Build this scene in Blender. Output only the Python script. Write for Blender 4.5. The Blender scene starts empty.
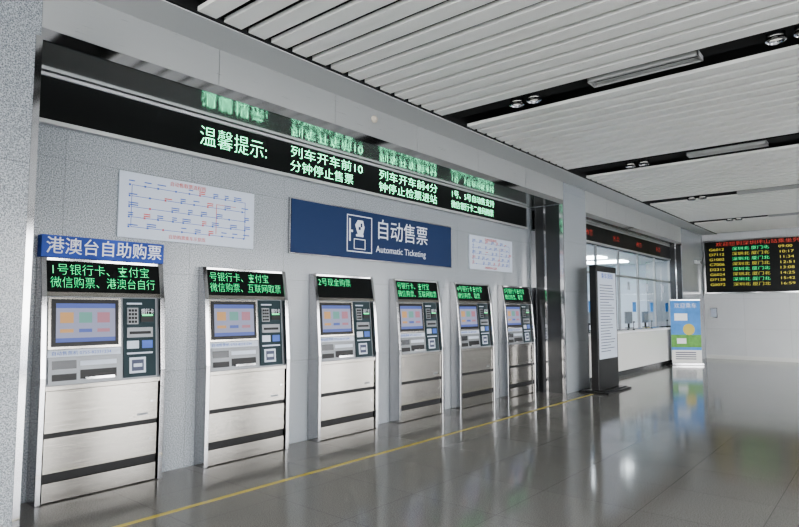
import bpy, math, random
from mathutils import Vector
random.seed(3)
R=math.radians
S=bpy.context.scene
COL=S.collection
try:
    S.view_settings.look='AgX - Medium High Contrast'
except Exception as ex: print(ex)

# ---------------------------------------------------------------- materials
def new_mat(name):
    m=bpy.data.materials.new(name); m.use_nodes=True
    nt=m.node_tree
    return m,nt,nt.nodes['Principled BSDF']
def pmat(name,col,rough=.5,metal=0,emit=None,es=0,spec=None,coat=0,noise=0,nscale=30):
    m,nt,b=new_mat(name)
    b.inputs['Base Color'].default_value=(*col,1)
    b.inputs['Roughness'].default_value=rough
    b.inputs['Metallic'].default_value=metal
    if coat: b.inputs['Coat Weight'].default_value=coat
    if spec is not None: b.inputs['Specular IOR Level'].default_value=spec
    if emit:
        b.inputs['Emission Color'].default_value=(*emit,1); b.inputs['Emission Strength'].default_value=es
    if noise:
        n=nt.nodes.new('ShaderNodeTexNoise'); n.inputs['Scale'].default_value=nscale
        tc=nt.nodes.new('ShaderNodeTexCoord'); nt.links.new(tc.outputs['Object'],n.inputs['Vector'])
        mx=nt.nodes.new('ShaderNodeMix'); mx.data_type='RGBA'
        mx.inputs['A'].default_value=(*[c*(1-noise) for c in col],1)
        mx.inputs['B'].default_value=(*[min(1,c*(1+noise)) for c in col],1)
        nt.links.new(n.outputs['Fac'],mx.inputs['Factor']); nt.links.new(mx.outputs['Result'],b.inputs['Base Color'])
    return m
def mth(nt,op,a,b=None,c=None):
    n=nt.nodes.new('ShaderNodeMath'); n.operation=op
    for i,v in enumerate((a,b,c)):
        if v is None: continue
        if isinstance(v,(int,float)): n.inputs[i].default_value=v
        else: nt.links.new(v,n.inputs[i])
    return n.outputs[0]
def stone(name,base,dark,light,rough,joint=(0.9,0.9,1.2),jw=.004,axes='YZ',scale=220,jdark=.6,offs=(0,0,0),var=.04,coat=0,spec=.5):
    """speckled polished granite with panel joints"""
    m,nt,b=new_mat(name)
    geo=nt.nodes.new('ShaderNodeNewGeometry')
    pos=geo.outputs['Position']
    n=nt.nodes.new('ShaderNodeTexNoise'); n.inputs['Scale'].default_value=scale; n.inputs['Detail'].default_value=3
    nt.links.new(pos,n.inputs['Vector'])
    r=nt.nodes.new('ShaderNodeValToRGB')
    e=r.color_ramp.elements
    e[0].position=.38; e[0].color=(*dark,1)
    e[1].position=.62; e[1].color=(*light,1)
    x=e.new(.5); x.color=(*base,1)
    nt.links.new(n.outputs['Fac'],r.inputs['Fac'])
    n2=nt.nodes.new('ShaderNodeTexNoise'); n2.inputs['Scale'].default_value=1.3; n2.inputs['Detail'].default_value=3
    nt.links.new(pos,n2.inputs['Vector'])
    sep=nt.nodes.new('ShaderNodeSeparateXYZ'); nt.links.new(pos,sep.inputs[0])
    mask=None; cells=[]
    for ax in axes:
        i='XYZ'.index(ax)
        d=mth(nt,'DIVIDE',mth(nt,'ADD',sep.outputs[i],offs[i]),joint[i])
        fr=mth(nt,'FRACT',d)
        cells.append(mth(nt,'FLOOR',d))
        l=mth(nt,'LESS_THAN',fr,jw/joint[i])
        mask=l if mask is None else mth(nt,'MAXIMUM',mask,l)
    cmb=nt.nodes.new('ShaderNodeCombineXYZ')
    for i,c in enumerate(cells): nt.links.new(c,cmb.inputs[i])
    wn=nt.nodes.new('ShaderNodeTexWhiteNoise'); nt.links.new(cmb.outputs[0],wn.inputs['Vector'])
    v=mth(nt,'MULTIPLY_ADD',wn.outputs['Value'],var,1-var/2)
    v=mth(nt,'MULTIPLY',v,mth(nt,'MULTIPLY_ADD',n2.outputs['Fac'],.12,.94))
    v=mth(nt,'MULTIPLY',v,mth(nt,'MULTIPLY_ADD',mask,-(1-jdark),1))
    hsv=nt.nodes.new('ShaderNodeHueSaturation'); nt.links.new(r.outputs['Color'],hsv.inputs['Color']); nt.links.new(v,hsv.inputs['Value'])
    nt.links.new(hsv.outputs['Color'],b.inputs['Base Color'])
    b.inputs['Roughness'].default_value=rough
    b.inputs['Specular IOR Level'].default_value=spec
    if coat: b.inputs['Coat Weight'].default_value=coat; b.inputs['Coat Roughness'].default_value=.05
    return m
def brushed(name,col,rough=.32,metal=.9,amt=.08):
    m,nt,b=new_mat(name)
    tc=nt.nodes.new('ShaderNodeTexCoord'); mp=nt.nodes.new('ShaderNodeMapping')
    mp.inputs['Scale'].default_value=(4,2.5,200); nt.links.new(tc.outputs['Object'],mp.inputs['Vector'])
    n=nt.nodes.new('ShaderNodeTexNoise'); n.inputs['Scale'].default_value=1; n.inputs['Detail'].default_value=4; nt.links.new(mp.outputs[0],n.inputs['Vector'])
    mx=nt.nodes.new('ShaderNodeMix'); mx.data_type='RGBA'
    mx.inputs['A'].default_value=(*[c*(1-amt) for c in col],1); mx.inputs['B'].default_value=(*[min(1,c*(1+amt)) for c in col],1)
    nt.links.new(n.outputs['Fac'],mx.inputs['Factor']); nt.links.new(mx.outputs['Result'],b.inputs['Base Color'])
    b.inputs['Metallic'].default_value=metal
    nt.links.new(mth(nt,'MULTIPLY_ADD',n.outputs['Fac'],.15,rough-.07),b.inputs['Roughness'])
    return m

M={}
M['gran']=stone('granite_wall',(.30,.32,.345),(.17,.185,.205),(.43,.455,.48),.2,joint=(1.2,1.2,.95),axes='YZ',jw=.006,jdark=.7,offs=(0,.4,0),scale=100)
M['grancol']=stone('granite_column',(.27,.288,.31),(.13,.145,.16),(.41,.43,.455),.2,joint=(1.2,1.2,1.3),axes='Z',jw=.006,jdark=.6,scale=110)
M['backw']=stone('back_wall_stone',(.60,.61,.62),(.52,.53,.54),(.68,.69,.70),.25,joint=(1.2,1.2,.95),axes='XZ',jw=.008,jdark=.8,scale=110)
M['floor']=stone('polished_floor',(.225,.215,.20),(.17,.163,.15),(.28,.27,.25),.10,joint=(.8,.8,.8),axes='XY',jw=.006,jdark=.68,scale=110,var=.06)
M['slat']=pmat('ceiling_slat_white',(.93,.92,.88),.4,.0,noise=.02,nscale=2)
M['plenum']=pmat('plenum_black',(.010,.010,.010),.9)
M['border']=pmat('ceiling_border',(.52,.53,.53),.5)
M['fascia']=brushed('fascia_aluminium',(.48,.49,.49),.3,.5,.03)
M['soffit']=pmat('soffit_mirror',(.66,.67,.66),.14,.75)
M['steel']=brushed('brushed_steel',(.31,.295,.272),.15,1.0,.18)
M['chrome']=pmat('chrome_frame',(.42,.42,.43),.10,1)
M['darkmetal']=pmat('dark_metal',(.05,.052,.055),.25,.6)
M['black']=pmat('black_plastic',(.008,.008,.009),.35,spec=.3)
M['ledbk']=pmat('led_black',(.006,.007,.007),.3,spec=.15)
M['console']=brushed('console_grey',(.22,.23,.245),.4,.5,.04)
M['white']=pmat('white_paint',(.78,.79,.8),.4)
M['ventgrey']=pmat('vent_grey',(.42,.42,.41),.45)
M['board']=pmat('white_board',(.54,.59,.68),.3,spec=.3)
M['blue']=pmat('blue_sign',(.022,.042,.11),.4,spec=.12)
M['navy']=pmat('teal_panel',(.020,.038,.045),.4,spec=.15)
M['bluelt']=pmat('blue_print',(.04,.11,.45),.4)
M['bannerblue']=pmat('banner_blue',(.04,.08,.34),.5,noise=.6,nscale=5,spec=.2)
M['wtxt']=pmat('sign_white_text',(.70,.73,.80),.4)
M['dtxt']=pmat('dark_print',(.06,.07,.12),.5)
M['rtxt']=pmat('red_print',(.55,.08,.07),.5)
M['green']=pmat('led_green',(.02,.1,.05),.5,emit=(.08,.95,.34),es=1.7)
M['greenw']=pmat('led_green_pale',(.02,.1,.05),.5,emit=(.24,1,.54),es=5.5)
M['red']=pmat('led_red',(.1,.01,.01),.5,emit=(1,.12,.08),es=.9)
M['yellow']=pmat('led_yellow',(.1,.08,.01),.5,emit=(.9,.8,.12),es=1.1)
M['screen']=pmat('touch_screen',(.02,.02,.02),.3,emit=(.42,.44,.62),es=.75,spec=.2)
M['scblue']=pmat('screen_blue',(.02,.02,.02),.3,emit=(.12,.18,.58),es=.75,spec=.2)
M['orange']=pmat('screen_orange',(.02,.02,.02),.3,emit=(.80,.45,.18),es=.75,spec=.2)
M['scgreen']=pmat('screen_green',(.02,.02,.02),.3,emit=(.2,.48,.42),es=.75,spec=.2)
M['pink']=pmat('screen_red',(.02,.02,.02),.3,emit=(.62,.28,.36),es=.7,spec=.2)
M['yline']=pmat('yellow_floor_tape',(.55,.43,.07),.35)
M['lamp']=pmat('lamp_glass',(.6,.6,.58),.2,emit=(1,.97,.9),es=.6)
M['officewall']=pmat('office_wall',(.74,.80,.87),.6)
M['officelight']=pmat('office_light_panel',(.8,.8,.8),.5,emit=(.92,.97,1),es=16)
M['counter']=pmat('counter_stone',(.66,.66,.64),.25,noise=.05,nscale=60)
M['leafgreen']=pmat('banner_green',(.12,.33,.06),.5,noise=.5,nscale=9)
M['skyblue']=pmat('banner_sky',(.06,.24,.58),.5,noise=.3,nscale=5)
M['mull']=pmat('window_frame_grey',(.35,.36,.37),.35,.6)
M['refl_pier']=pmat('reflection_pier',(.36,.37,.38),.3,noise=.05,nscale=3)  # for the added piers that break up sky reflections
M['pave']=pmat('outdoor_paving',(.42,.412,.395),.8,noise=.15,nscale=1)
M['beige']=pmat('beige_plastic',(.55,.5,.42),.4)
def glass():
    m,nt,b=new_mat('glass_pane'); nt.nodes.remove(b)
    out=[n for n in nt.nodes if n.type=='OUTPUT_MATERIAL'][0]
    t=nt.nodes.new('ShaderNodeBsdfTransparent'); t.inputs[0].default_value=(.90,.95,.97,1)
    g=nt.nodes.new('ShaderNodeBsdfGlossy'); g.inputs['Roughness'].default_value=.02
    mx=nt.nodes.new('ShaderNodeMixShader'); mx.inputs[0].default_value=.12
    nt.links.new(t.outputs[0],mx.inputs[1]); nt.links.new(g.outputs[0],mx.inputs[2])
    nt.links.new(mx.outputs[0],out.inputs[0]); return m
M['glass']=glass()

# ---------------------------------------------------------------- mesh builder
class B:
    def __init__(s): s.v=[];s.f=[];s.m=[];s.mats=[]
    def mi(s,k):
        if k not in s.mats: s.mats.append(k)
        return s.mats.index(k)
    def add(s,vs,fs,mat):
        o=len(s.v); s.v+=[tuple(v) for v in vs]; i=s.mi(mat)
        for f in fs: s.f.append([o+a for a in f]); s.m.append(i)
    def hexa(s,p,mat):
        s.add(p,[(3,2,1,0),(4,5,6,7),(0,1,5,4),(1,2,6,5),(2,3,7,6),(3,0,4,7)],mat)
    def box(s,x0,x1,y0,y1,z0,z1,mat):
        s.hexa([(x0,y0,z0),(x1,y0,z0),(x1,y1,z0),(x0,y1,z0),(x0,y0,z1),(x1,y0,z1),(x1,y1,z1),(x0,y1,z1)],mat)
    def slab(s,pf,y0,y1,z0,z1,o0,o1,mat):
        s.hexa([(pf(z0)+o0,y0,z0),(pf(z0)+o1,y0,z0),(pf(z0)+o1,y1,z0),(pf(z0)+o0,y1,z0),
                (pf(z1)+o0,y0,z1),(pf(z1)+o1,y0,z1),(pf(z1)+o1,y1,z1),(pf(z1)+o0,y1,z1)],mat)
    def prism_y(s,prof,y0,y1,mat):
        n=len(prof); vs=[(x,y0,z) for x,z in prof]+[(x,y1,z) for x,z in prof]
        fs=[tuple(range(n)),tuple(range(2*n-1,n-1,-1))]
        for i in range(n):
            j=(i+1)%n; fs.append((j,i,n+i,n+j))
        s.add(vs,fs,mat)
    def cyl(s,c,r,h,ax,mat,n=20,r2=None):
        r2=r if r2 is None else r2
        vs=[]
        for k,rr in((0,r),(1,r2)):
            for i in range(n):
                a=2*math.pi*i/n; p=[math.cos(a)*rr,math.sin(a)*rr]
                q={'z':(p[0],p[1],k*h),'x':(k*h,p[0],p[1]),'y':(p[1],k*h,p[0])}[ax]
                vs.append((c[0]+q[0],c[1]+q[1],c[2]+q[2]))
        fs=[tuple(range(n-1,-1,-1)),tuple(range(n,2*n))]+[(i,(i+1)%n,n+(i+1)%n,n+i) for i in range(n)]
        s.add(vs,fs,mat)
    def mesh(s,name):
        me=bpy.data.meshes.new(name); me.from_pydata(s.v,[],s.f)
        for k in s.mats: me.materials.append(M[k])
        for p,i in zip(me.polygons,s.m): p.material_index=i
        me.update(); return me
    def obj(s,name,loc=(0,0,0),rot=(0,0,0),parent=None,bevel=0):
        o=bpy.data.objects.new(name,s.mesh(name)); COL.objects.link(o); o.location=loc; o.rotation_euler=rot
        if parent: o.parent=parent
        if bevel:
            md=o.modifiers.new('bev','BEVEL'); md.width=bevel; md.segments=2; md.limit_method='ANGLE'
        return o
def empty(name,loc=(0,0,0),rot=(0,0,0)):
    e=bpy.data.objects.new(name,None); COL.objects.link(e); e.location=loc; e.rotation_euler=rot; return e
FACE=(R(90),0,R(90))
def text(name,body,size,loc,mat,rot=FACE,parent=None,width=None,align='LEFT',sx=1,bold=0,sp=1):
    c=bpy.data.curves.new(name,'FONT'); c.body=body; c.size=size; c.align_x=align; c.align_y='CENTER'
    c.extrude=.0008; c.offset=bold; c.space_line=sp; c.resolution_u=3
    o=bpy.data.objects.new(name,c); COL.objects.link(o)
    bpy.context.view_layer.update()
    dg=bpy.context.evaluated_depsgraph_get()
    me=bpy.data.meshes.new_from_object(o.evaluated_get(dg))
    bpy.data.objects.remove(o)
    if len(me.vertices):
        xs=[v.co.x for v in me.vertices]; w=max(xs)-min(xs)
        if width and w>0:
            k=width/w
            for v in me.vertices: v.co.x*=k
        elif sx!=1:
            for v in me.vertices: v.co.x*=sx
    me.materials.clear(); me.materials.append(M[mat])
    ob=bpy.data.objects.new(name,me); COL.objects.link(ob); ob.location=loc; ob.rotation_euler=rot
    if parent: ob.parent=parent
    return ob

# ---------------------------------------------------------------- layout constants
WX=-5.45; FX=-4.72; CZ=4.0
Y0,Y1,Y2,Y3,YB=1.53,10.5,11.55,18.6,21.1
XR=7.0; YN=-7.0
EPS=.004

b=B(); b.box(-8.4,XR+.3,YN-.3,YB+.3,-.12,0,'floor'); b.obj('floor')
b=B(); b.box(XR+.3,40,-40,60,-.2,-.06,'pave'); b.box(-5,XR+.3,-40,YN-.3,-.2,-.06,'pave'); b.obj('ground')
b=B(); b.box(-4.375,-4.325,.6,10.75,0,.0015,'yline'); b.obj('floor_marking_tape')

b=B(); b.box(-5.60,WX,Y0,Y1,0,CZ+.3,'gran')
b.obj('wall_left')
b=B(); b.box(-5.75,FX,.25,Y0,0,CZ+.3,'grancol'); b.obj('pillar')
b=B(); b.box(-5.75,FX,Y1,Y2,0,CZ+.3,'gran'); b.obj('pillar')
b=B(); b.box(-5.75,FX,Y3,YB,0,CZ+.3,'gran'); b.obj('pillar')
b=B(); b.box(-5.3,-5.1,YN,.25,0,CZ+.3,'gran'); b.obj('wall_side')
b=B(); b.box(-5.40,-5.30,Y1-.03,Y1,0,3.55,'chrome'); b.box(-5.30,-5.12,Y1-.02,Y1,0,3.55,'darkmetal'); b.box(-5.12,-5.08,Y1-.035,Y1,0,3.55,'chrome')
b.box(-5.08,-4.80,Y1-.02,Y1,0,3.55,'darkmetal'); b.box(-4.80,-4.73,Y1-.035,Y1,0,3.55,'chrome'); b.obj('trim_1')
b=B(); b.box(-5.05,-4.74,Y3-.03,Y3,0,3.5,'darkmetal'); b.box(-4.9,-4.87,Y3-.04,Y3,0,3.5,'chrome'); b.obj('trim_2')
b=B(); b.box(FX,FX+.008,Y0-.035,Y0,0,3.56,'chrome'); b.box(FX-.3,FX+.008,Y0,Y0+.01,0,3.56,'chrome'); b.obj('trim_3')
b=B(); b.box(-5.75,XR+.3,YB,YB+.25,0,CZ+.3,'backw'); b.obj('wall_back')

# soffit + fascia
for i,(a,c,x) in enumerate(((Y0,Y1,WX),(Y2,Y3,-5.1))):
    b=B()
    z0=3.56 if i==0 else 3.46
    b.box(x,FX-.02,a,c,z0,3.62,'soffit')
    n=6
    b.box(FX-.02,FX,a,c,z0-.02,z0+.07,'chrome')
    for k in range(n):
        s0=a+(c-a)*k/n; s1=a+(c-a)*(k+1)/n
        b.box(FX-.03,FX-.004,s0+.003,s1-.003,z0+.075,CZ-.02,'fascia')
    b.box(FX-.04,FX-.03,a,c,z0+.0,CZ,'darkmetal')
    b.obj('fascia_beam')

# ceiling
b=B()
b.box(FX-.02,-4.30,YN,YB,CZ-.02,CZ+.01,'border')
b.box(-4.30,-4.27,YN,YB,CZ-.01,CZ+.3,'plenum')
b.box(-5.75,XR+.3,YN,YB+.1,CZ+.3,CZ+.36,'plenum')
strips=[2.2+3.95*i for i in range(-2,5)]
P=.25; y=YN+.02
while y<YB-.15:
    c=y+.09
    if not any(abs(c-s)<.26 for s in strips):
        b.box(-4.27,XR,y,y+.174,CZ,CZ+.02,'slat')
        b.box(-4.27,XR,y,y+.006,CZ+.02,CZ+.04,'slat'); b.box(-4.27,XR,y+.168,y+.174,CZ+.02,CZ+.04,'slat')
    y+=P
for s in strips:
    b.box(-4.27,XR,s-.14,s+.14,CZ+.05,CZ+.07,'plenum')
b.obj('ceiling')
def downlight(x,y):
    b=B()
    n=24
    ro,ri=.085,.06
    vs=[];fs=[]
    for k,(r,z) in enumerate(((ro,.0),(ro,-.02),(ri+.008,-.03),(ri,-.012),(ri*.85,.02))):
        for i in range(n):
            a=2*math.pi*i/n; vs.append((math.cos(a)*r,math.sin(a)*r,z))
    for k in range(4):
        for i in range(n):
            j=(i+1)%n; fs.append((k*n+i,k*n+j,(k+1)*n+j,(k+1)*n+i))
    b.add(vs,fs,'chrome')
    b.cyl((0,0,0.0),ri*.98,.015,'z','lamp',n)
    b.cyl((0,0,0.015),ro*.9,.034,'z','darkmetal',n)
    b.obj('ceiling_downlight',(x,y,CZ+.0))
def vent(x0,x1,y):
    b=B()
    b.box(x0,x1,y-.10,y-.088,-.01,.04,'ventgrey'); b.box(x0,x1,y+.088,y+.10,-.01,.04,'ventgrey')
    b.box(x0,x0+.015,y-.1,y+.1,-.01,.04,'ventgrey'); b.box(x1-.015,x1,y-.1,y+.1,-.01,.04,'ventgrey')
    for k in(-1,0,1): b.box(x0,x1,y+k*.045-.007,y+k*.045+.007,.0,.006,'ventgrey')
    b.obj('ceiling_air_vent',(0,0,CZ+.005))
for s in strips:
    if s<0: continue
    for x in(-3.32,-3.10,-.70,-.48,2.0,2.2,4.6): downlight(x,s)
    vent(-2.42,-1.32,s)
    vent(.3,1.4,s)

# ---------------------------------------------------------------- unseen facades open to the sky (added piers + frames)
b=B()
yy=YN
while yy<=YB+.01:
    b.box(XR,XR+.3,yy-.45,min(YB,yy+.45),0,CZ+.3,'refl_pier')  # unseen piers, added to vary the reflections in steel and floor
    if yy+2.8<YB+.5: b.box(XR+.05,XR+.12,yy+1.38,yy+1.44,0,3.5,'mull')
    yy+=2.81
b.box(XR,XR+.3,YN,YB,3.5,CZ+.3,'refl_pier')
b.box(XR+.05,XR+.12,YN,YB,2.3,2.36,'mull'); b.box(XR+.01,XR+.11,YN,YB,0,.1,'mull')
b.obj('window_1')
b=B(); xx=-5.1
while xx<XR:
    b.box(xx-.05,xx+.05,YN-.12,YN,0,CZ+.3,'mull'); xx+=2.42
b.box(-5.1,XR,YN-.11,YN-.01,2.6,2.68,'mull'); b.box(-5.1,XR,YN-.11,YN-.01,0,.1,'mull'); b.box(-5.1,XR,YN-.12,YN,CZ-.1,CZ+.3,'mull')
b.obj('rear_light_opening')  # unseen rear side, opened up to bring more daylight into the hall

# ---------------------------------------------------------------- LED ticker board
def led_board(x,y0,y1,z0,z1):
    e=empty('led_message_board',(x+EPS,0,0))
    b=B(); b.box(0,.05,y0,y1,z0,z1,'ledbk'); b.obj('panel',parent=e)
    b=B()
    for (a,c) in((z0-.035,z0),(z1-.0,z1+.03)): b.box(0,.07,y0,y1,a,c,'fascia')
    n=7
    for k in range(1,n):
        s=y0+(y1-y0)*k/n; b.box(.05,.051,s-.003,s+.003,z0,z1,'darkmetal')
    b.obj('frame',parent=e)
    return e
e=led_board(WX,Y0+.02,10.3,3.15,3.52)
def two(e,x,s1,s2,ya,yb,mat,zc,dz,size):
    m=max(len(s1),len(s2))
    text('message_line',s1,size,(x,ya,zc+dz),mat,parent=e,width=(yb-ya)*len(s1)/m,bold=-.0022)
    text('message_line',s2,size,(x,ya,zc-dz),mat,parent=e,width=(yb-ya)*len(s2)/m,bold=-.0022)
text('message_line','温馨提示:',.225,(.053,3.24,3.335),'greenw',parent=e,width=.84,bold=-.0035)
two(e,.053,'列车开车前10','分钟停止售票',4.43,5.66,'greenw',3.335,.085,.15)
two(e,.053,'列车开车前4分','钟停止检票进站',6.0,7.35,'greenw',3.335,.085,.15)
two(e,.053,'1号、5号自动售支持','微信银行卡二维码购票',7.75,9.05,'greenw',3.335,.085,.135)
e2=led_board(-5.1,Y2+.01,Y3-.05,3.06,3.42)
for i in range(4):
    y=12.3+i*1.65
    text('message_line','售票' if i%2 else '改签',.15,(.053,y,3.24),'red',parent=e2,width=.40,bold=-.004)

# ---------------------------------------------------------------- wall signs
def info_board(name,yc,w,zc,h,seed):
    rnd=random.Random(seed)
    e=empty(name,(WX+EPS,yc,zc))
    b=B(); b.box(0,.02,-w/2,w/2,-h/2,h/2,'board'); b.obj('board_panel',parent=e,bevel=.003)
    b=B(); X1=.0215
    def ln(y0,y1,z0,z1,m): b.box(.02,X1,y0,y1,z0,z1,m)
    for row,z in enumerate((.62,.28,-.05,-.36,-.66)):
        zz=z*h/2; y=-w*.44
        ln(-w*.42,w*.42,zz-.0025,zz+.0025,'bluelt')
        while y<w*.42:
            d=rnd.uniform(.06,.12)
            m='rtxt' if rnd.random()<.2 else 'bluelt'
            for q in range(2):
                if rnd.random()<.75: ln(y,y+d*.8,zz+.014+q*.020,zz+.024+q*.020,m)
            ln(y,y+.018,zz-.009,zz+.009,m)
            y+=d+rnd.uniform(.04,.12)
    for yy in(-w*.42,w*.42): ln(yy-.0025,yy+.0025,-h*.33,h*.31,'bluelt')
    ln(w*.18,w*.184,-h*.3,h*.2,'rtxt'); ln(w*.18,w*.34,h*.2,h*.208,'rtxt')
    b.obj('diagram_print',parent=e)
    text('title','自动售取票流程图',.05,(.0215,-w*.17,h*.42),'rtxt',parent=e)
    text('subtitle','自助购票乘车示意图',.045,(.0215,-w*.17,-h*.43),'rtxt',parent=e)
    return e
info_board('ticket_guide_board',3.21,1.5,2.53,.62,1)
info_board('ticket_guide_board',9.05,1.45,2.53,.58,2)
e=empty('automatic_ticketing_sign',(WX+EPS,6.12,2.55))
b=B(); b.box(0,.04,-1.64,1.64,-.32,.32,'blue'); b.obj('sign_panel',parent=e,bevel=.004)
b=B(); b.box(0,.03,-1.66,1.66,-.335,.335,'chrome'); b.obj('sign_edge',parent=e)
text('title','自动售票',.30,(.042,-.16,.09),'wtxt',parent=e,width=1.12,bold=.001)
text('subtitle','Automatic Ticketing',.13,(.042,-.16,-.17),'wtxt',parent=e,width=1.12)
b=B(); x0,x1=.04,.043
D=-.12
def fr(y0,y1,z0,z1,t=.014):
    b.box(x0,x1,y0+D,y1+D,z0,z0+t,'wtxt'); b.box(x0,x1,y0+D,y1+D,z1-t,z1,'wtxt'); b.box(x0,x1,y0+D,y0+D+t,z0,z1,'wtxt'); b.box(x0,x1,y1+D-t,y1+D,z0,z1,'wtxt')
fr(-.60,-.12,-.24,.25)
fr(-.47,-.25,-.20,-.06,.012)
b.box(x0,x1,-.43+D,-.29+D,-.03,.0,'wtxt')
vs=[(x1,-.40+D,.0),(x1,-.30+D,.0),(x1,-.27+D,.10),(x1,-.30+D,.19),(x1,-.40+D,.19),(x1,-.45+D,.12)]
b.add(vs,[(0,1,2,3,4,5)],'wtxt')
b.box(x1,x1+.002,-.385+D,-.345+D,.06,.10,'blue'); b.box(x1,x1+.002,-.345+D,-.315+D,.10,.15,'blue')
b.box(x0,x1,-.56+D,-.53+D,-.10,.20,'wtxt'); b.box(x0,x1,-.53+D,-.49+D,.02,.05,'wtxt')
b.obj('pictogram',parent=e)

# ---------------------------------------------------------------- ticket machines
W=1.06; H=1.99
def PF(z):
    if z<1.0: return .19
    if z<1.66: return .19-(z-1.0)/.66*.05
    return .14-(z-1.66)/.33*.06
def CF(z): return .13-(max(z,.92)-.92)/.76*.065
hw=W/2; FT=.045
def part_frames():
    b=B()
    zs=[0,1.0,1.3,1.66,1.85,H]
    prof=[(0,0)]+[(PF(z),z) for z in zs]+[(0,H)]
    b.prism_y(prof,-hw,-hw+FT,'chrome'); b.prism_y(prof,hw-FT,hw,'chrome')
    b.box(0,PF(H),-hw+FT,hw-FT,H-.03,H,'chrome')
    return b.mesh('side_frames')
i_=hw-FT
def part_cabinet():
    b=B(); i=i_
    b.box(0,.135,-i,i,.0,.92,'black')
    b.box(.135,.165,-i+.012,i-.012,.555,.89,'steel')
    b.box(.135,.165,-i+.012,i-.012,.235,.515,'steel')
    b.box(.135,.150,-i+.012,i-.012,.515,.555,'black')
    b.box(.135,.150,-i+.012,i-.012,.165,.235,'black')
    b.box(.135,.165,-i+.012,i-.012,.01,.16,'steel')
    b.cyl((.165,i-.07,.72),.012,.006,'x','chrome',12); b.cyl((.165,i-.07,.38),.012,.006,'x','chrome',12)
    b.box(.165,.1665,i-.20,i-.1,.60,.62,'console')
    return b.mesh('cabinet_doors')
def part_console():
    b=B(); i=i_
    b.slab(CF,-i,i,.92,1.68,-.065,0,'console')
    b.box(CF(.92)-.01,.178,-i,i,.895,.93,'steel')
    L0,L1=-i+.03,.14
    b.slab(CF,L0+.0,L1,1.225,1.655,0,.012,'steel')
    b.slab(CF,L0+.022,L1-.022,1.245,1.64,.012,.02,'black')
    b.slab(CF,L0+.055,L1-.055,1.28,1.605,.02,.023,'screen')
    b.slab(CF,L0+.055,L1-.055,1.565,1.605,.023,.0235,'scblue')
    b.slab(CF,L0+.055,L1-.055,1.28,1.315,.023,.0235,'scblue')
    s=(L1-L0-.11)
    for k,m in enumerate(('orange','scgreen','pink')):
        y=L0+.085+k*s*.31
        b.slab(CF,y,y+s*.22,1.44,1.53,.023,.0238,m)
        b.slab(CF,y,y+s*.22,1.36,1.39,.023,.0238,m if k!=1 else 'scblue')
    b.slab(CF,L0,L1,1.16,1.215,0,.006,'board')
    b.slab(CF,L0,L1,.945,1.15,0,.015,'console')
    b.slab(CF,L0+.03,L0+.22,1.06,1.13,.015,.017,'darkmetal')
    b.slab(CF,L0+.25,L1-.04,1.08,1.12,.015,.018,'board')
    b.slab(CF,L0+.25,L1-.04,.97,1.045,.015,.017,'black')
    b.slab(CF,L0+.28,L1-.07,.965,.985,.015,.05,'chrome')
    b.slab(CF,L0+.03,L0+.22,.965,1.02,.015,.019,'black')
    R0,R1=.165,i-.02
    b.slab(CF,R0,R1,.945,1.655,0,.012,'navy')
    b.slab(CF,R0+.03,R1-.13,1.60,1.615,.012,.014,'board')
    b.slab(CF,R0+.03,R0+.13,1.42,1.57,.012,.025,'console')
    for r in range(4):
        for c in range(3):
            b.slab(CF,R0+.04+c*.028,R0+.06+c*.028,1.432+r*.034,1.454+r*.034,.025,.030,'black')
    b.slab(CF,R0+.16,R1-.02,1.44,1.56,.012,.02,'black')
    b.slab(CF,R0+.17,R1-.03,1.495,1.51,.02,.024,'green')
    b.slab(CF,R0+.03,R1-.03,1.30,1.39,.012,.02,'console')
    b.slab(CF,R0+.05,R1-.05,1.33,1.355,.02,.022,'black')
    b.slab(CF,R0+.03,R0+.14,1.20,1.27,.012,.014,'board'); b.slab(CF,R0+.17,R1-.03,1.20,1.27,.012,.014,'bluelt')
    b.slab(CF,R0+.03,R1-.03,1.15,1.165,.012,.014,'board')
    b.slab(CF,R0+.05,R1-.10,.98,1.12,.012,.02,'board')
    b.slab(CF,R0+.07,R1-.12,1.0,1.10,.02,.022,'dtxt')
    b.slab(CF,R0+.085,R1-.135,1.035,1.065,.022,.023,'board')
    return b.mesh('console')
def part_header():
    b=B(); i=i_
    b.slab(PF,-i,i,1.70,H-.03,-.06,-.015,'ledbk')
    b.slab(PF,-i,i,1.665,1.70,-.10,-.005,'steel')
    b.box(0,.03,-i,i,1.6,H-.03,'black')
    return b.mesh('led_header')
meshes=dict(side_frames=part_frames(),cabinet_doors=part_cabinet(),console=part_console(),led_header=part_header())
msgs=[('1号银行卡、支付宝','微信购票、港澳台自行'),('号银行卡、支付宝','微信购票、互联网取票'),('2号现金购票',''),('号银行卡、支付宝','微信购票、互联网取票'),('4号银行卡支付宝','微信购票、取票'),('5号银行卡支付宝','微信购票、取票')]
tilt=math.atan(.06/.33)
HROT=(R(90)-tilt,0,R(90))
for k in range(6):
    e=empty('ticket_vending_machine',(WX+EPS,2.345+1.49*k,0))
    for nme,me in meshes.items():
        o=bpy.data.objects.new(nme,me); COL.objects.link(o); o.parent=e
        if nme in('side_frames','cabinet_doors'):
            md=o.modifiers.new('bev','BEVEL'); md.width=.005; md.segments=2; md.limit_method='ANGLE'
    a,c=msgs[k]
    z=1.885; text('led_text',a,.105,(PF(z)-.011,-hw+.07,z),'green',HROT,e,width=.092*len(a),bold=-.0018)
    if c: z=1.775; text('led_text',c,.105,(PF(z)-.011,-hw+.07,z),'green',HROT,e,width=min(.092*len(c),.90),bold=-.0018)
    text('label_text','自动售票机 0755-82331234',.036,(CF(1.19)+.0075,-hw+.10,1.187),'bluelt',FACE,e,width=.48)
    text('label_text','银行卡',.06,(CF(1.53)+.028,hw-.21,1.53),'wtxt',FACE,e,width=.12)
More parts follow.
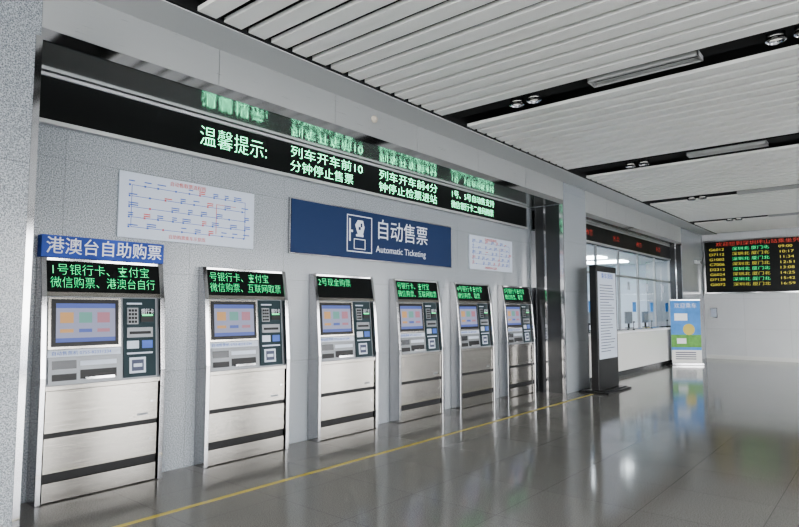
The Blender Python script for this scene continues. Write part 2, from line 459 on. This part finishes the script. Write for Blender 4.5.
e=empty('machine_top_banner',(WX+EPS,2.345,0))
b=B(); b.box(0,.09,-hw-.0,hw,H+.001,H+.185,'bannerblue'); b.obj('banner_strip',parent=e)
text('banner_text','港澳台自助购票',.15,(.094,-hw+.03,H+.09),'wtxt',parent=e,width=1.0,bold=.001)

b=B(); b.cyl((0,0,0),.045,.02,'x','beige'); b.cyl((.02,0,0),.04,.03,'x','beige',r2=.018); b.obj('smoke_detector',(FX,5.16,3.85))

# ---------------------------------------------------------------- information stand
e=empty('information_stand',(-4.36,11.45,0))
b=B(); b.box(-.28,.28,-.62,.62,0,.03,'black'); b.box(-.2,.2,-.58,.58,.03,.05,'darkmetal'); b.obj('base',parent=e,bevel=.005)
b=B(); b.box(-.07,.07,-.52,.52,.05,2.4,'black'); b.obj('housing',parent=e,bevel=.01)
b=B(); b.box(.07,.075,-.46,.46,.62,2.28,'board'); b.obj('poster',parent=e)
b=B()
rnd=random.Random(5)
for r in range(24):
    z=2.02-r*.055; b.box(.075,.0755,-.38,-.38+rnd.uniform(.45,.76),z,z+.014,'dtxt')
b.obj('poster_print',parent=e)
text('poster_title','乘车须知',.12,(.0758,-.3,2.2),'bluelt',parent=e,width=.6)

# ---------------------------------------------------------------- ticket office (second bay)
X=-5.1
b=B(); b.box(-5.2,X+.0,Y2,Y3,3.0,3.46,'darkmetal'); b.box(-5.2,X,Y2,Y3,3.46,CZ+.3,'border'); b.obj('wall_office_front')
b=B(); b.box(-8.2,-8.1,Y2-1,Y3+1,0,3.0,'officewall'); b.obj('wall_office_rear')
b=B(); b.box(-8.1,-5.76,Y2-1.0,Y2-.9,0,3.0,'officewall'); b.obj('wall_office_near')
b=B(); b.box(-8.1,-5.76,Y3+.9,Y3+1,0,3.0,'officewall'); b.obj('wall_office_far')
b=B(); b.box(-8.2,-5.2,Y2-1,Y3+1,3.0,3.1,'white')
b.obj('ceiling_office')
b=B()
for k in range(4):
    b.box(-7.2,-6.0,12.1+k*1.7,12.7+k*1.7,2.96,2.999,'officelight')
b.obj('office_ceiling_light')
e=empty('ticket_counter',(0,0,0))
b=B(); b.box(-5.35,-5.0,Y2+.01,Y3-.05,.12,1.0,'counter'); b.box(-5.32,-5.04,Y2+.01,Y3-.05,0,.12,'darkmetal'); b.obj('counter_front',parent=e)
b=B(); b.box(-5.74,-4.92,Y2+.01,Y3-.05,1.0,1.05,'white'); b.obj('counter_top',parent=e,bevel=.01)
nb=5; bw=(Y3-Y2)/nb
e=empty('window_3')
b=B()
for k in range(nb+1):
    y=Y2+k*bw; b.box(-5.12,-5.07,max(Y2,y-.03),min(Y3,y+.03),1.055,3.0,'mull')
b.box(-5.12,-5.07,Y2,Y3,2.35,2.40,'mull'); b.box(-5.12,-5.07,Y2,Y3,1.055,1.09,'chrome')
b.obj('window_frames',parent=e)
b=B()
for k in range(nb):
    y=Y2+k*bw
    for z0,z1 in((1.22,2.35),(2.40,3.0)):
        b.add([(-5.1,y+.03,z0),(-5.1,y+bw-.03,z0),(-5.1,y+bw-.03,z1),(-5.1,y+.03,z1)],[(0,1,2,3)],'glass')
b.obj('glass_panes',parent=e)
b=B()
for k in range(nb):
    yc=Y2+(k+.5)*bw
    b.box(-5.099,-5.092,yc-.1,yc+.1,2.05,2.25,'board'); b.box(-5.099,-5.090,yc+.25,yc+.5,1.5,1.75,'skyblue')
b.obj('window_notices',parent=e)
for k in range(nb):
    yc=Y2+(k+.5)*bw
    b=B(); b.cyl((0,0,0),.03,.02,'z','darkmetal'); b.cyl((0,0,.02),.008,.2,'z','darkmetal'); b.cyl((-.01,0,.2),.015,.04,'x','black'); b.obj('counter_microphone',(-5.0,yc,1.051))
    b=B(); b.box(-.02,.02,-.25,.25,.13,.45,'console'); b.box(-.02,.02,-.03,.03,.02,.15,'black'); b.box(-.06,.08,-.12,.12,0,.02,'black')
    b.box(-.022,-.02,-.23,.23,.15,.43,'screen')
    b.obj('computer_monitor',(-5.6,yc,1.051))
b=B()
for k in range(6):
    y=Y2+.2+k*1.1; b.box(-8.08,-7.7,y,y+1.05,0,1.9,'board'); b.box(-7.7,-7.69,y+.51,y+.52,.1,1.8,'darkmetal')
b.obj('filing_cabinets')

# ---------------------------------------------------------------- roll-up banner
e=empty('rollup_banner',(-4.56,18.1,0),(0,0,R(32)))
b=B(); b.box(-.42,.42,-.1,.1,0,.07,'chrome'); b.obj('base',parent=e,bevel=.01)
b=B(); b.box(-.40,.40,-.004,.004,.07,1.82,'skyblue'); b.box(-.4,.4,-.006,-.004,.5,.85,'leafgreen'); b.box(-.4,.4,-.006,-.004,.07,.42,'counter')
b.box(-.3,.05,-.008,-.006,1.25,1.45,'white'); b.cyl((.08,-.006,1.0),.16,-.003,'y','yline',16); b.box(-.25,.0,-.009,-.006,.6,.75,'white'); b.box(-.41,.41,-.01,.01,1.82,1.845,'chrome')
for k in range(4): b.box(-.3,.25,-.008,-.006,.16+k*.06,.185+k*.06,'dtxt')
b.obj('banner_print',parent=e)
b=B(); b.cyl((0,.03,.05),.01,1.78,'z','chrome',10); b.obj('pole',parent=e)
text('banner_title','欢迎乘车',.16,(-.3,-.01,1.66),'wtxt',(R(90),0,0),e,width=.6)

# ---------------------------------------------------------------- departures display
e=empty('departures_led_display',(0,YB-EPS,0))
b=B(); b.box(-4.62,-1.1,-.12,0,2.1,3.74,'ledbk'); b.obj('housing',parent=e)
b=B(); b.box(-4.64,-1.08,-.14,-.0,2.07,2.11,'chrome'); b.box(-4.64,-1.08,-.14,0,3.73,3.77,'chrome'); b.box(-4.66,-4.62,-.14,0,2.07,3.77,'chrome'); b.box(-1.1,-1.06,-.14,0,2.07,3.77,'chrome')
for r in range(1,9): b.box(-4.62,-1.1,-.124,-.12,3.55-r*.16,3.556-r*.16,'darkmetal')
b.obj('frame',parent=e)
RB=(R(90),0,0)
text('title','欢迎您到深圳坪山站乘坐列车出行',.14,(-4.3,-.125,3.63),'red',RB,e,width=2.8,bold=-.002)
rows=['G6012','D7112','G1002','C7006','D2312','G6024','D7128','G0072','C7030']
for r in range(8):
    z=3.47-r*.16
    kw=dict(bold=-.0015)
    text('row_train',rows[r],.115,(-4.5,-.125,z),'yellow',RB,e,width=.42,**kw)
    text('row_from','深圳北 厦门北',.115,(-3.85,-.125,z),'yellow' if r%2 else 'green',RB,e,width=1.0,**kw)
    text('row_time','%02d:%02d'%(9+r,(r*17)%60),.115,(-2.6,-.125,z),'yellow',RB,e,width=.35,**kw)
    text('row_state','正点候车',.115,(-2.0,-.125,z),'red' if r%3 else 'green',RB,e,width=.6,**kw)

b=B(); b.box(FX,FX+.05,20.0,20.12,3.0,3.1,'white'); b.cyl((FX+.05,20.06,3.03),.05,.12,'x','white'); b.cyl((FX+.17,20.06,3.03),.04,.01,'x','black'); b.obj('security_camera')
b=B(); b.box(-4.55,-4.35,YB-.06,YB,1.3,1.62,'chrome'); b.box(-4.53,-4.37,YB-.065,YB-.06,1.33,1.59,'board'); b.obj('fire_alarm_box')
b=B(); b.box(FX,6.9,YB-.02,YB,0,.12,'counter'); b.obj('baseboard_back')

# ---------------------------------------------------------------- light
w=bpy.data.worlds.new('World'); S.world=w; w.use_nodes=True
nt=w.node_tree; bg=nt.nodes['Background']
tc=nt.nodes.new('ShaderNodeTexCoord'); sp=nt.nodes.new('ShaderNodeSeparateXYZ'); nt.links.new(tc.outputs['Generated'],sp.inputs[0])
rp=nt.nodes.new('ShaderNodeValToRGB'); rp.color_ramp.elements[0].position=.0; rp.color_ramp.elements[0].color=(1,.99,.97,1)
rp.color_ramp.elements[1].position=.8; rp.color_ramp.elements[1].color=(.80,.88,1,1)
nt.links.new(sp.outputs['Z'],rp.inputs[0]); nt.links.new(rp.outputs[0],bg.inputs[0])
bg.inputs[1].default_value=14

# ---------------------------------------------------------------- camera
cd=bpy.data.cameras.new('camera'); cam=bpy.data.objects.new('camera',cd); COL.objects.link(cam)
cam.location=(0,0,1.55); cam.rotation_euler=(R(94.5),0,R(39.9))
cd.sensor_width=36; cd.lens=590/799*36; cd.clip_start=.05
S.camera=cam
